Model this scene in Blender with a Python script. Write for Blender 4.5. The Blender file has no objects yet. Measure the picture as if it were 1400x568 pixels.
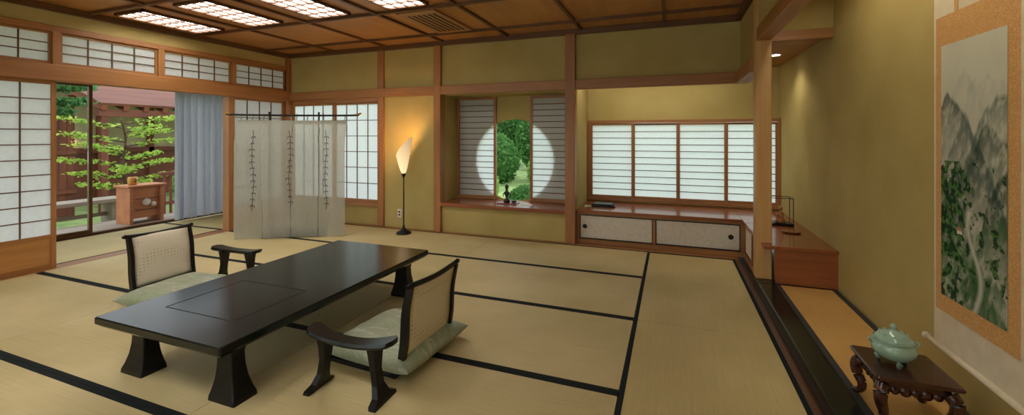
import bpy, bmesh, math, random
from mathutils import Vector, Matrix, noise
random.seed(7)
scene = bpy.context.scene

# ---------------------------------------------------------------- materials
def S(r, g, b):
    def l(c):
        c /= 255.0
        return c/12.92 if c <= 0.04045 else ((c+0.055)/1.055)**2.4
    return (l(r), l(g), l(b), 1.0)

def newmat(name):
    m = bpy.data.materials.new(name); m.use_nodes = True
    nt = m.node_tree
    b = nt.nodes.get('Principled BSDF')
    return m, nt, b

def coords(nt, scale=(1, 1, 1), rot=(0, 0, 0)):
    tc = nt.nodes.new('ShaderNodeTexCoord'); mp = nt.nodes.new('ShaderNodeMapping')
    mp.inputs['Scale'].default_value = scale; mp.inputs['Rotation'].default_value = rot
    nt.links.new(tc.outputs['Object'], mp.inputs['Vector'])
    return mp.outputs['Vector']

def ramp(nt, fac, stops):
    r = nt.nodes.new('ShaderNodeValToRGB')
    while len(r.color_ramp.elements) < len(stops): r.color_ramp.elements.new(0.5)
    for e, (p, c) in zip(r.color_ramp.elements, stops):
        e.position = p; e.color = c
    nt.links.new(fac, r.inputs['Fac'])
    return r.outputs['Color']

def addbump(nt, b, h, strength, dist=0.01):
    bp = nt.nodes.new('ShaderNodeBump'); bp.inputs['Strength'].default_value = strength
    bp.inputs['Distance'].default_value = dist
    nt.links.new(h, bp.inputs['Height']); nt.links.new(bp.outputs['Normal'], b.inputs['Normal'])

def noisetex(nt, vec, scale, detail=4, rough=0.5, dist=0.0):
    n = nt.nodes.new('ShaderNodeTexNoise'); n.inputs['Scale'].default_value = scale
    n.inputs['Detail'].default_value = detail; n.inputs['Roughness'].default_value = rough
    n.inputs['Distortion'].default_value = dist
    nt.links.new(vec, n.inputs['Vector'])
    return n.outputs['Fac']

def simple(name, c1, c2=None, rough=0.6, scale=8, bump=0.0, bscale=60, coat=0.0, metal=0.0, spec=0.5, stretch=(1,1,1)):
    m, nt, b = newmat(name)
    v = coords(nt, stretch)
    c2 = c2 or tuple([x*0.82 for x in c1[:3]]+[1])
    f = noisetex(nt, v, scale)
    nt.links.new(ramp(nt, f, [(0.3, c2), (0.7, c1)]), b.inputs['Base Color'])
    b.inputs['Roughness'].default_value = rough
    b.inputs['Metallic'].default_value = metal
    b.inputs['Coat Weight'].default_value = coat
    b.inputs['Specular IOR Level'].default_value = spec
    if bump: addbump(nt, b, noisetex(nt, v, bscale, 5), bump)
    return m

def wood(name, c1, c2, axis='X', rough=0.45, coat=0.0, fine=30.0):
    m, nt, b = newmat(name)
    sc = {'X': (1.2, fine, fine), 'Y': (fine, 1.2, fine), 'Z': (fine, fine, 1.2)}[axis]
    v = coords(nt, sc)
    f = noisetex(nt, v, 1.0, 6, 0.6, 0.6)
    v2 = coords(nt, tuple(x*0.12 if x > 2 else x*0.5 for x in sc))
    g = noisetex(nt, v2, 1.3, 3)
    mx = nt.nodes.new('ShaderNodeMath'); mx.operation = 'ADD'
    h = nt.nodes.new('ShaderNodeMath'); h.operation = 'MULTIPLY'; h.inputs[1].default_value = 0.5
    nt.links.new(f, mx.inputs[0]); nt.links.new(g, mx.inputs[1]); nt.links.new(mx.outputs[0], h.inputs[0])
    nt.links.new(ramp(nt, h.outputs[0], [(0.33, c2), (0.62, c1)]), b.inputs['Base Color'])
    b.inputs['Roughness'].default_value = rough; b.inputs['Coat Weight'].default_value = coat
    addbump(nt, b, f, 0.08, 0.004)
    return m

WALL = simple('sand_plaster', S(186,168,110), S(174,155,96), 0.95, 2.2, 0.35, 260, spec=0.1)
c1, c2 = S(168,116,66), S(136,88,44)
WX, WY, WZ = (wood('cedar_'+a, c1, c2, a) for a in 'XYZ')
d1, d2 = S(106,68,38), S(76,48,26)
DX, DY, DZ = (wood('dark_wood_'+a, d1, d2, a) for a in 'XYZ')
POST = wood('post_wood', S(202,160,100), S(178,132,74), 'Z', 0.4)
CEIL = wood('ceiling_board', S(190,136,78), S(160,108,54), 'Y', 0.34, 0.0, 22)
CEIL2 = wood('ceiling_board_b', S(180,126,70), S(150,100,50), 'X', 0.38, 0.0, 22)
SHELF = wood('shelf_wood_y', S(154,90,56), S(126,68,38), 'Y', 0.25, 0.3)
SHELFX = wood('shelf_wood_x', S(154,90,56), S(126,68,38), 'X', 0.25, 0.3)
LACQ = simple('black_lacquer', (0.009,0.012,0.010,1), (0.006,0.008,0.007,1), 0.20, 6, coat=0.0, spec=0.30)
LACQ2 = simple('black_lacquer_satin', (0.008,0.008,0.008,1), (0.005,0.005,0.005,1), 0.36, 6, spec=0.28)
BORDER = simple('tatami_border', (0.013,0.018,0.018,1), (0.008,0.011,0.012,1), 0.9, 90, spec=0.2)

def tatami(name, axis, c1, c2, wscale=24, wamp=0.15, bmp=0.15):
    m, nt, b = newmat(name)
    v = coords(nt)
    w = nt.nodes.new('ShaderNodeTexWave'); w.wave_type = 'BANDS'
    w.bands_direction = axis; w.inputs['Scale'].default_value = wscale
    w.inputs['Distortion'].default_value = 0.6; w.inputs['Detail'].default_value = 1
    nt.links.new(v, w.inputs['Vector'])
    sc = (3, 160, 1) if axis == 'X' else (160, 3, 1)
    f = noisetex(nt, coords(nt, sc), 1.0, 3)
    g = noisetex(nt, v, 1.1, 3)
    a = nt.nodes.new('ShaderNodeMath'); a.operation = 'MULTIPLY_ADD'; a.inputs[1].default_value = 0.45
    nt.links.new(f, a.inputs[0]); nt.links.new(g, a.inputs[2])
    a2 = nt.nodes.new('ShaderNodeMath'); a2.operation = 'MULTIPLY_ADD'; a2.inputs[1].default_value = wamp
    nt.links.new(w.outputs['Fac'], a2.inputs[0]); nt.links.new(a.outputs[0], a2.inputs[2])
    nt.links.new(ramp(nt, a2.outputs[0], [(0.5, c2), (1.0, c1)]), b.inputs['Base Color'])
    b.inputs['Roughness'].default_value = 0.62; b.inputs['Specular IOR Level'].default_value = 0.3
    addbump(nt, b, w.outputs['Fac'], bmp, 0.002)
    return m
TX = tatami('tatami_x', 'X', S(206,189,142), S(174,158,108))
TY = tatami('tatami_y', 'Y', S(204,185,132), S(172,154,100))
TT = tatami('tatami_alcove', 'Y', S(216,172,100), S(158,114,54), 18, 0.42, 0.4)

def paper(name, col, trans=0.6):
    m, nt, b = newmat(name)
    nt.nodes.remove(b); out = nt.nodes['Material Output']
    d = nt.nodes.new('ShaderNodeBsdfDiffuse'); t = nt.nodes.new('ShaderNodeBsdfTranslucent')
    mx = nt.nodes.new('ShaderNodeMixShader'); mx.inputs[0].default_value = trans
    f = noisetex(nt, coords(nt), 35, 5)
    c = ramp(nt, f, [(0.3, tuple(x*0.94 for x in col[:3])+(1,)), (0.7, col)])
    nt.links.new(c, d.inputs[0]); nt.links.new(c, t.inputs[0])
    nt.links.new(d.outputs[0], mx.inputs[1]); nt.links.new(t.outputs[0], mx.inputs[2])
    nt.links.new(mx.outputs[0], out.inputs[0])
    return m
PAPER = paper('shoji_paper', (0.84,0.89,0.91,1), 0.55)
PAPERD = simple('fusuma_paper', S(222,214,198), S(210,200,182), 0.85, 25)

def emis(name, col, st):
    m, nt, b = newmat(name)
    b.inputs['Base Color'].default_value = col
    b.inputs['Emission Color'].default_value = col
    f = noisetex(nt, coords(nt), 5, 2)
    r = nt.nodes.new('ShaderNodeMapRange'); r.inputs['To Min'].default_value = st*0.92; r.inputs['To Max'].default_value = st*1.05
    nt.links.new(f, r.inputs['Value']); nt.links.new(r.outputs[0], b.inputs['Emission Strength'])
    return m

def cloth_mat(name, col, transp, trans=0.5, sc=4):
    m, nt, b = newmat(name)
    nt.nodes.remove(b); out = nt.nodes['Material Output']
    d = nt.nodes.new('ShaderNodeBsdfDiffuse'); t = nt.nodes.new('ShaderNodeBsdfTranslucent'); tr = nt.nodes.new('ShaderNodeBsdfTransparent')
    mx = nt.nodes.new('ShaderNodeMixShader'); mx.inputs[0].default_value = trans
    m2 = nt.nodes.new('ShaderNodeMixShader')
    f = noisetex(nt, coords(nt, (30, 30, 3)), sc, 4)
    c = ramp(nt, f, [(0.3, tuple(x*0.88 for x in col[:3])+(1,)), (0.7, col)])
    nt.links.new(c, d.inputs[0]); nt.links.new(c, t.inputs[0])
    nt.links.new(d.outputs[0], mx.inputs[1]); nt.links.new(t.outputs[0], mx.inputs[2])
    m2.inputs[0].default_value = transp
    nt.links.new(mx.outputs[0], m2.inputs[1]); nt.links.new(tr.outputs[0], m2.inputs[2])
    nt.links.new(m2.outputs[0], out.inputs[0])
    return m
SHEER = cloth_mat('sheer_linen', S(202,202,188), 0.22)
CURT = cloth_mat('curtain_cloth', S(202,207,218), 0.0, 0.38)

def leafmat(name, c1, c2):
    m, nt, b = newmat(name)
    nt.nodes.remove(b); out = nt.nodes['Material Output']
    d = nt.nodes.new('ShaderNodeBsdfDiffuse'); t = nt.nodes.new('ShaderNodeBsdfTranslucent')
    mx = nt.nodes.new('ShaderNodeMixShader'); mx.inputs[0].default_value = 0.4
    f = noisetex(nt, coords(nt), 7, 6, 0.7)
    c = ramp(nt, f, [(0.35, c2), (0.65, c1)])
    nt.links.new(c, d.inputs[0]); nt.links.new(c, t.inputs[0])
    nt.links.new(d.outputs[0], mx.inputs[1]); nt.links.new(t.outputs[0], mx.inputs[2])
    nt.links.new(mx.outputs[0], out.inputs[0])
    return m
LEAF1 = leafmat('maple_leaf', S(214,230,120), S(130,176,72))
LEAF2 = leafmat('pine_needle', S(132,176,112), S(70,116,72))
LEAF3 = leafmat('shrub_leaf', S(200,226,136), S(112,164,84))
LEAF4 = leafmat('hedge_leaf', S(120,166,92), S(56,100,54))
BARK = simple('bark', S(110,86,66), S(70,52,40), 0.9, 20, 0.6, 40, stretch=(1,1,0.3))

# ---------------------------------------------------------------- mesh builder
class MB:
    def __init__(s): s.v=[]; s.f=[]; s.m=[]; s.sm=[]; s.mats=[]
    def mi(s, mat):
        if mat not in s.mats: s.mats.append(mat)
        return s.mats.index(mat)
    def add(s, vs, fs, mat, smooth=False, M=None):
        o = len(s.v); i = s.mi(mat)
        for p in vs:
            p = Vector(p)
            if M is not None: p = M @ p
            s.v.append(p)
        for f in fs:
            s.f.append([o+k for k in f]); s.m.append(i); s.sm.append(smooth)
    def box(s, x0, x1, y0, y1, z0, z1, mat, bev=0.0, M=None, seg=2):
        if x0 > x1: x0, x1 = x1, x0
        if y0 > y1: y0, y1 = y1, y0
        if z0 > z1: z0, z1 = z1, z0
        if bev > 0:
            bm = bmesh.new(); bmesh.ops.create_cube(bm, size=1)
            for v in bm.verts:
                v.co = Vector(((x0+x1)/2+v.co.x*(x1-x0), (y0+y1)/2+v.co.y*(y1-y0), (z0+z1)/2+v.co.z*(z1-z0)))
            bmesh.ops.bevel(bm, geom=bm.edges[:], offset=bev, segments=seg, profile=0.5, affect='EDGES')
            bm.verts.index_update()
            s.add([v.co.copy() for v in bm.verts], [[v.index for v in f.verts] for f in bm.faces], mat, False, M)
            bm.free(); return
        vs = [(x0,y0,z0),(x1,y0,z0),(x1,y1,z0),(x0,y1,z0),(x0,y0,z1),(x1,y0,z1),(x1,y1,z1),(x0,y1,z1)]
        fs = [(0,3,2,1),(4,5,6,7),(0,1,5,4),(1,2,6,5),(2,3,7,6),(3,0,4,7)]
        s.add(vs, fs, mat, False, M)
    def rings(s, rings, mat, smooth=True, caps=True, M=None, closed=True):
        n = len(rings[0]); vs = [p for r in rings for p in r]; fs = []
        for a in range(len(rings)-1):
            for k in range(n if closed else n-1):
                k2 = (k+1) % n
                fs.append((a*n+k, a*n+k2, (a+1)*n+k2, (a+1)*n+k))
        if caps:
            fs.append(tuple(reversed(range(n)))); fs.append(tuple((len(rings)-1)*n+k for k in range(n)))
        s.add(vs, fs, mat, smooth, M)
    def lathe(s, prof, c, mat, n=32, M=None, caps=True):
        R = [[(c[0]+r*math.cos(2*math.pi*k/n), c[1]+r*math.sin(2*math.pi*k/n), c[2]+z) for k in range(n)] for r, z in prof]
        s.rings(R, mat, True, caps, M)
    def rect(s, secs, mat, rnd=0.0, smooth=False, M=None):
        R = []
        for cx, cy, hx, hy, z in secs:
            ring = []
            rr = min(rnd, hx, hy)
            if rr <= 0:
                ring = [(cx-hx,cy-hy,z),(cx+hx,cy-hy,z),(cx+hx,cy+hy,z),(cx-hx,cy+hy,z)]
            else:
                for (sx, sy, a0) in ((1,1,0),(-1,1,90),(-1,-1,180),(1,-1,270)):
                    for k in range(5):
                        a = math.radians(a0+k*22.5)
                        ring.append((cx+sx*(hx-rr)+rr*math.cos(a), cy+sy*(hy-rr)+rr*math.sin(a), z))
            R.append(ring)
        s.rings(R, mat, smooth, True, M)
    def tube(s, pts, rad, mat, n=10, M=None, ab=(1,1), up=(0,0,1)):
        pts = [Vector(p) for p in pts]; R = []
        if not isinstance(rad, (list, tuple)): rad = [rad]*len(pts)
        for i, p in enumerate(pts):
            t = (pts[min(i+1,len(pts)-1)]-pts[max(i-1,0)]).normalized()
            u = Vector(up)
            if abs(t.dot(u)) > 0.95: u = Vector((0,1,0)) if abs(t.y) < 0.9 else Vector((1,0,0))
            a = t.cross(u).normalized(); b = a.cross(t).normalized()
            R.append([p+a*math.cos(2*math.pi*k/n)*rad[i]*ab[0]+b*math.sin(2*math.pi*k/n)*rad[i]*ab[1] for k in range(n)])
        s.rings(R, mat, True, True, M)
    def build(s, name, parent=None, loc=None, rotz=0, bevel=0):
        me = bpy.data.meshes.new(name); me.from_pydata([tuple(v) for v in s.v], [], s.f)
        for m in s.mats: me.materials.append(m)
        me.polygons.foreach_set('material_index', s.m); me.polygons.foreach_set('use_smooth', s.sm)
        me.update()
        ob = bpy.data.objects.new(name, me); bpy.context.collection.objects.link(ob)
        if parent: ob.parent = parent
        if loc: ob.location = loc
        ob.rotation_euler[2] = rotz
        return ob

def catmull(pts, n=6):
    P = [Vector(p) for p in pts]; out = []
    for i in range(len(P)-1):
        p0 = P[max(i-1,0)]; p1 = P[i]; p2 = P[i+1]; p3 = P[min(i+2,len(P)-1)]
        for k in range(n):
            t = k/n
            out.append(0.5*((2*p1)+(-p0+p2)*t+(2*p0-5*p1+4*p2-p3)*t*t+(-p0+3*p1-3*p2+p3)*t**3))
    out.append(P[-1]); return out

CZ = 2.57
XL, XR, YB = -5.67, 1.21, 5.05

# ---------------------------------------------------------------- floor
fl = MB()
def mat_x(x0, x1, y0, y1, b0=True, b1=True, t=TX):
    g = 0.0015; x0 += g; x1 -= g; y0 += g; y1 -= g; bw = 0.027
    fl.box(x0, x1, y0+(bw if b0 else 0), y1-(bw if b1 else 0), -0.05, 0, t)
    if b0: fl.box(x0, x1, y0, y0+bw, -0.05, 0.001, BORDER)
    if b1: fl.box(x0, x1, y1-bw, y1, -0.05, 0.001, BORDER)
def mat_y(x0, x1, y0, y1, b0=True, b1=True, t=TY):
    g = 0.0015; x0 += g; x1 -= g; y0 += g; y1 -= g; bw = 0.027
    fl.box(x0+(bw if b0 else 0), x1-(bw if b1 else 0), y0, y1, -0.05, 0, t)
    if b0: fl.box(x0, x0+bw, y0, y1, -0.05, 0.001, BORDER)
    if b1: fl.box(x1-bw, x1, y0, y1, -0.05, 0.001, BORDER)
ys = [4.97, 4.05, 3.11, 2.19, 1.29, 0.37, -0.55, -1.47, -2.0]
xs = [-0.25, -2.10, -3.95, -5.60]
for j in range(len(ys)-1):
    for i in range(3):
        mat_x(xs[i+1], xs[i], ys[j+1], ys[j])
for y0, y1 in ((3.11,4.97),(1.25,3.11),(-0.6,1.25),(-2.0,-0.6)):
    mat_y(-0.25, 0.62, y0, y1)
fl.box(-5.74, 0.66, 4.97, 5.13, -0.06, 0.0, WX)
fl.box(-0.22, 0.60, 4.93, 4.97, -0.04, 0.0015, BORDER)
fl.box(0.62, 0.665, -2, 4.97, -0.06, 0.0, DY)
fl.box(-5.78, -5.60, -2, 4.97, -0.06, 0.0, WY)
for y0, y1 in ((4.1,5.05),(2.25,4.1),(0.4,2.25),(-2,0.4)):
    mat_y(-7.03, -5.78, y0, y1)
    fl.box(-7.0, -5.8, y1-0.05, y1, -0.04, 0.0015, BORDER)
fl.box(-7.2, 1.4, -2.1, 6.0, -0.16, -0.06, DX)
fl.build('floor')

# ---------------------------------------------------------------- walls
w = MB()
w.box(-5.74, -3.94, YB, YB+0.07, 1.90, CZ, WALL)
w.box(-5.74, -3.94, YB, YB+0.07, 0.0, 0.27, WALL)
w.box(-3.94, -2.91, YB, YB+0.07, 0.0, CZ, WALL)
w.box(-2.91, -1.19, YB, YB+0.07, 1.86, CZ, WALL)
w.box(-2.91, -1.19, YB, YB+0.07, 0.0, 0.345, WALL)
w.box(-1.19, -1.08, YB+0.02, 5.92, 0.0, CZ, WALL)
w.box(-1.08, 0.76, YB, YB+0.07, 1.86, CZ+0.03, WALL)
w.box(-2.97, -2.91, YB+0.07, 5.60, 0.0, 2.0, WALL)
w.box(-2.91, -1.19, YB+0.07, 5.60, 1.84, 1.90, WALL)
w.box(-1.08, 1.3, 5.85, 5.92, 0.0, 0.43, WALL)
w.box(-1.08, 1.3, 5.85, 5.92, 1.49, 2.3, WALL)
w.box(-1.08, -1.06, 5.85, 5.92, 0.43, 1.49, WALL)
w.build('wall_back')

w = MB()
cx, cz, R = -2.04, 0.955, 0.565
x0, x1, z0, z1 = -2.91, -1.19, 0.36, 1.86
angs = sorted([2*math.pi*k/96 for k in range(96)] + [math.atan2(z-cz, x-cx) % (2*math.pi) for x in (x0,x1) for z in (z0,z1)])
ci, re = [], []
for a in angs:
    ca, sa = math.cos(a), math.sin(a)
    ci.append((cx+R*ca, max(0.397, cz+R*sa)))
    tt = []
    if ca > 1e-9: tt.append((x1-cx)/ca)
    if ca < -1e-9: tt.append((x0-cx)/ca)
    if sa > 1e-9: tt.append((z1-cz)/sa)
    if sa < -1e-9: tt.append((z0-cz)/sa)
    t = min(tt); re.append((cx+t*ca, cz+t*sa))
n = len(angs)
yf, yb = 5.523, 5.540
vs = [(x,yf,z) for x,z in ci]+[(x,yf,z) for x,z in re]+[(x,yb,z) for x,z in ci]+[(x,yb,z) for x,z in re]
fs = []
for k in range(n):
    j = (k+1) % n
    fs += [(k, j, n+j, n+k), (2*n+k, 3*n+k, 3*n+j, 2*n+j), (k, 2*n+k, 2*n+j, j)]
w.add(vs, fs, WALL)
w.build('wall_alcove')

w = MB(); w.box(XR, XR+0.09, -2.0, 5.92, -0.05, CZ+0.05, WALL); w.build('wall_right')
w = MB(); w.box(0.685, 0.755, -2.0, 4.06, 2.20, CZ, WALL); w.build('wall_tokonoma')
w = MB(); w.box(0.685, 0.755, 4.16, YB-0.002, 1.95, CZ+0.03, WALL); w.build('wall_nook')
w = MB(); w.box(0.78, XR, 4.08, 4.13, 2.14, 2.5, WALL); w.build('wall_transom')
w = MB(); w.box(0.685, 0.755, -2.0, 0.19, 0.0, 2.2, WALL); w.build('wall_tokonoma_side')
w = MB()
w.box(-7.2, XR+0.09, -2.1, -2.0, -0.05, 0.45, WALL)
w.box(-7.2, XR+0.09, -2.1, -2.0, 1.83, CZ, WALL)
w.box(-7.2, -5.0, -2.1, -2.0, 0.45, 1.83, WALL)
w.box(0.4, XR+0.09, -2.1, -2.0, 0.45, 1.83, WALL)
w.build('wall_front')
w = MB(); w.box(-5.72, -5.65, -2.0, YB, 2.36, CZ, WALL); w.build('wall_left')
w = MB(); w.box(-5.72, -5.65, -2.0, 0.49, 0.0, 2.36, WALL); w.build('wall_left_end')
w = MB(); w.box(-7.12, -5.74, 5.06, 5.12, 0.0, 2.5, WALL); w.build('wall_corridor')

# ---------------------------------------------------------------- ceiling
c = MB()
c.box(-5.75, 0.76, -2.1, YB+0.05, CZ, CZ+0.06, CEIL)
c.box(0.70, XR+0.1, -2.1, 4.13, 2.5, 2.64, CEIL)
c.box(0.76, XR+0.1, 4.13, 5.95, 2.12, 2.2, CEIL2)
c.box(-1.15, 0.76, 5.12, 5.95, 2.12, 2.2, CEIL2)
c.box(-7.15, -5.72, -2.1, 5.12, 2.5, 2.56, CEIL2)
bx = [-5.19+0.465+0.93*k for k in range(-1, 7)]
for x in bx:
    if -5.6 < x < 0.6: c.box(x-0.016, x+0.016, -2, YB, CZ-0.025, CZ, DY)
yl = [4.62, 3.62, 2.58, 1.6, 0.6, -0.4, -1.4]
for y in yl: c.box(-5.65, 0.66, y-0.016, y+0.016, CZ-0.03, CZ, DX)
c.build('ceiling')
t = MB()
t.box(-5.65, 0.685, YB-0.05, YB, CZ-0.065, CZ-0.002, DX, 0.004)
t.box(-5.65, -5.60, -2, YB-0.05, CZ-0.065, CZ-0.002, DY, 0.004)
t.box(0.635, 0.685, -2, YB-0.05, CZ-0.065, CZ-0.002, DY, 0.004)
t.build('trim_1')

# ---------------------------------------------------------------- beams, posts
t = MB()
t.box(-5.62, 0.66, YB-0.045, YB+0.0, 1.845, 1.965, WX, 0.005)
t.box(0.635, 0.685, 4.17, YB, 1.845, 1.965, WY, 0.005)
t.box(0.685, 0.755, 4.17, YB, 1.845, 1.95, WY)
t.build('trim_2')
t = MB()
t.box(-5.73, -5.60, -2, YB-0.05, 1.83, 1.99, WY, 0.005)
t.box(-5.71, -5.63, 0.5, YB-0.05, 2.31, 2.37, WY, 0.004)
for y in (0.5, 1.42, 2.33, 3.24, 4.13, 5.0):
    t.box(-5.71, -5.63, y-0.03, y+0.03, 1.99, 2.31, WZ)
t.build('trim_3')
t = MB(); t.box(-5.73, -5.61, YB-0.08, YB+0.04, 0, CZ-0.06, WZ, 0.004); t.build('trim_4')
t = MB(); t.box(-3.945, -3.84, YB-0.03, YB+0.08, 0, CZ-0.065, WZ, 0.004); t.build('trim_5')
t = MB(); t.box(-3.01, -2.905, YB-0.05, YB+0.08, 0, CZ-0.065, WZ, 0.004); t.build('trim_6')
t = MB(); t.box(-1.195, -1.075, YB-0.06, YB+0.06, 0, CZ-0.065, WZ, 0.004); t.build('trim_7')
t = MB(); t.box(-5.73, -5.61, 4.04, 4.12, 0, 1.83, WZ, 0.004); t.build('trim_8')
t = MB(); t.box(0.66, 0.78, 4.05, 4.17, 0.1, 2.56, POST, 0.008); t.box(0.66,0.78,3.945,4.17,0.0,0.10,LACQ,0.004); t.build('trim_9')
t = MB(); t.box(0.665, 0.775, 0.2, 4.05, 2.09, 2.20, WY, 0.005); t.build('trim_10')
t = MB(); t.box(0.775, XR, 4.06, 4.15, 2.08, 2.16, WX, 0.004); t.build('trim_11')
t = MB()
t.box(-5.61, -3.945, YB-0.02, YB+0.08, 0.26, 0.31, WX, 0.003)
t.box(-5.61, -3.945, YB-0.01, YB+0.08, 1.79, 1.85, WX, 0.003)
t.build('trim_12')
t = MB()
t.box(-1.075, XR, 5.80, 5.87, 1.46, 1.50, WX, 0.003)
t.box(-1.075, XR, 5.80, 5.87, 0.42, 0.455, WX, 0.003)
t.box(-1.075, -1.03, 5.80, 5.87, 0.455, 1.46, WZ, 0.003)
t.box(XR-0.03, XR, 5.80, 5.87, 0.455, 1.46, WZ, 0.003)
t.build('trim_13')

# ---------------------------------------------------------------- shoji
def shoji(name, axis, pos, a0, a1, z0, z1, cols, rows, koshi=0.0, side=-1, fw=0.035, lat=0.010):
    """axis 'X': plane Y=pos spanning X. axis 'Y': plane X=pos spanning Y. side: room side direction."""
    mb = MB(); pm = PAPER
    def bx_(s0, s1, n0, n1, q0, q1, mat, bev=0):
        n0, n1 = pos+side*n0, pos+side*n1
        if axis == 'X': mb.box(s0, s1, n0, n1, q0, q1, mat, bev)
        else: mb.box(n0, n1, s0, s1, q0, q1, mat, bev)
    fh = WX if axis == 'X' else WY
    bx_(a0, a0+fw, -0.015, 0.015, z0, z1, WZ); bx_(a1-fw, a1, -0.015, 0.015, z0, z1, WZ)
    bx_(a0+fw, a1-fw, -0.015, 0.015, z1-fw, z1, fh); bx_(a0+fw, a1-fw, -0.015, 0.015, z0, z0+fw+0.01, fh)
    b0 = z0+fw+0.01
    if koshi:
        bx_(a0+fw, a1-fw, -0.008, 0.004, b0, z0+koshi, CEIL2 if axis == 'X' else CEIL)
        bx_(a0+fw, a1-fw, -0.015, 0.015, z0+koshi, z0+koshi+0.03, fh); b0 = z0+koshi+0.03
    t1 = z1-fw
    for k in range(1, cols):
        s = a0+fw+(a1-a0-2*fw)*k/cols
        bx_(s-lat/2, s+lat/2, -0.002, 0.010, b0, t1, DZ)
    for k in range(1, rows):
        z = b0+(t1-b0)*k/rows
        bx_(a0+fw, a1-fw, -0.002, 0.009, z-lat/2, z+lat/2, DX if axis == 'X' else DY)
    n = pos+side*(-0.004)
    if axis == 'X': mb.add([(a0+fw,n,b0),(a1-fw,n,b0),(a1-fw,n,t1),(a0+fw,n,t1)], [(0,1,2,3)], pm)
    else: mb.add([(n,a0+fw,b0),(n,a1-fw,b0),(n,a1-fw,t1),(n,a0+fw,t1)], [(0,1,2,3)], pm)
    return mb.build(name)

wi = [0]
def W():
    wi[0] += 1; return 'window_%d' % wi[0]
shoji(W(), 'X', YB+0.03, -5.60, -4.77, 0.312, 1.79, 4, 6, 0, -1)
shoji(W(), 'X', YB+0.06, -4.80, -3.95, 0.312, 1.79, 4, 6, 0, -1)
shoji('door_1', 'Y', -5.67, 1.42, 2.335, 0.002, 1.83, 4, 10, 0.30, 1)
shoji('door_2', 'Y', -5.70, 0.50, 1.45, 0.002, 1.83, 4, 10, 0.30, 1)
shoji('door_3', 'Y', -5.67, 4.12, 4.96, 0.002, 1.83, 4, 6, 0.30, 1)
for a, b in ((0.53,1.39),(1.45,2.30),(2.36,3.21),(3.27,4.10),(4.16,4.97)):
    shoji(W(), 'Y', -5.67, a, b, 1.992, 2.308, 4, 3, 0, 1, 0.02)
shoji(W(), 'X', 5.503, -2.905, -2.30, 0.40, 1.835, 1, 17, 0, -1, 0.035, 0.009)
shoji(W(), 'X', 5.503, -1.80, -1.195, 0.40, 1.835, 1, 17, 0, -1, 0.035, 0.009)
nx = [-1.03, -0.475, 0.08, 0.63, 1.18]
for k in range(4):
    shoji(W(), 'X', 5.845 if k % 2 else 5.825, nx[k]-0.005, nx[k+1]+0.005, 0.457, 1.458, 1, 11, 0, -1, 0.026, 0.009)
fx = [-5.0+0.9*k for k in range(7)]  # unseen shoji row, added behind the camera to brighten the room
for k in range(6):
    shoji(W(), 'X', -2.05, fx[k], fx[k+1], 0.45, 1.83, 3, 8, 0, 1)

t = MB()
t.box(-2.905, -1.195, YB-0.05, 5.52, 0.345, 0.395, SHELFX, 0.006); t.build('trim_14')

# ---------------------------------------------------------------- nook counter with cabinets
cb = MB()
cb.box(-1.07, 0.70, 5.06, 5.80, 0.375, 0.405, SHELFX, 0.004)
cb.box(0.70, XR, 3.95, 5.80, 0.375, 0.405, SHELF, 0.004)
cb.box(0.785, XR, 3.97, 4.0, 0.10, 0.375, SHELFX)
cb.box(-1.07, 0.72, 5.10, 5.14, 0.0, 0.05, WX)
cb.box(-1.07, 0.72, 5.10, 5.14, 0.345, 0.375, WX)
for x in (-1.07, -0.20, 0.69): cb.box(x, x+0.03, 5.10, 5.14, 0.05, 0.345, WZ)
cb.box(0.72, 0.76, 4.17, 5.10, 0.0, 0.05, WY)
cb.box(0.72, 0.76, 4.17, 5.10, 0.345, 0.375, WY)
for y in (4.17, 4.62, 5.07): cb.box(0.72, 0.76, y, y+0.03, 0.05, 0.345, WZ)
def panel_x(x0, x1, y):
    cb.box(x0, x1, y, y+0.012, 0.055, 0.34, PAPERD)
    for a in ((x0,x1,0.055,0.065),(x0,x1,0.33,0.34),(x0,x0+0.01,0.055,0.34),(x1-0.01,x1,0.055,0.34)):
        cb.box(a[0], a[1], y-0.006, y, a[2], a[3], LACQ2)
panel_x(-1.04, -0.20, 5.115); panel_x(-0.17, 0.69, 5.115)
for x in (-0.98, 0.60):
    M = Matrix.Translation((x, 5.113, 0.20)) @ Matrix.Rotation(math.pi/2, 4, 'X')
    cb.lathe([(0.001,0.004),(0.018,0.004),(0.024,0.006),(0.027,0.002),(0.027,-0.004)], (0,0,0), LACQ2, 20, M)
cb.box(0.735, 0.747, 4.20, 5.07, 0.055, 0.34, PAPERD)
for a in ((4.20,5.07,0.055,0.065),(4.20,5.07,0.33,0.34),(4.60,4.65,0.055,0.34)):
    cb.box(0.728, 0.735, a[0], a[1], a[2], a[3], LACQ2)
cb.build('shelf_cabinet')

# ---------------------------------------------------------------- tokonoma platform
tk = MB()
tk.box(0.66, 0.78, 0.2, 3.945, 0.0, 0.10, LACQ, 0.006)
tk.box(0.78, XR, 0.2, 3.945, 0.0, 0.085, DY)
tk.box(0.815, 1.165, 0.2, 3.945, 0.085, 0.098, TT)
BW = simple('alcove_border', (0.02,0.02,0.02,1), (0.05,0.05,0.045,1), 0.9, 140)
tk.box(0.782, 0.815, 0.2, 3.945, 0.085, 0.1, BW)
tk.box(1.165, 1.198, 0.2, 3.945, 0.085, 0.1, BW)
tk.build('tokonoma_platform')

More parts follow.
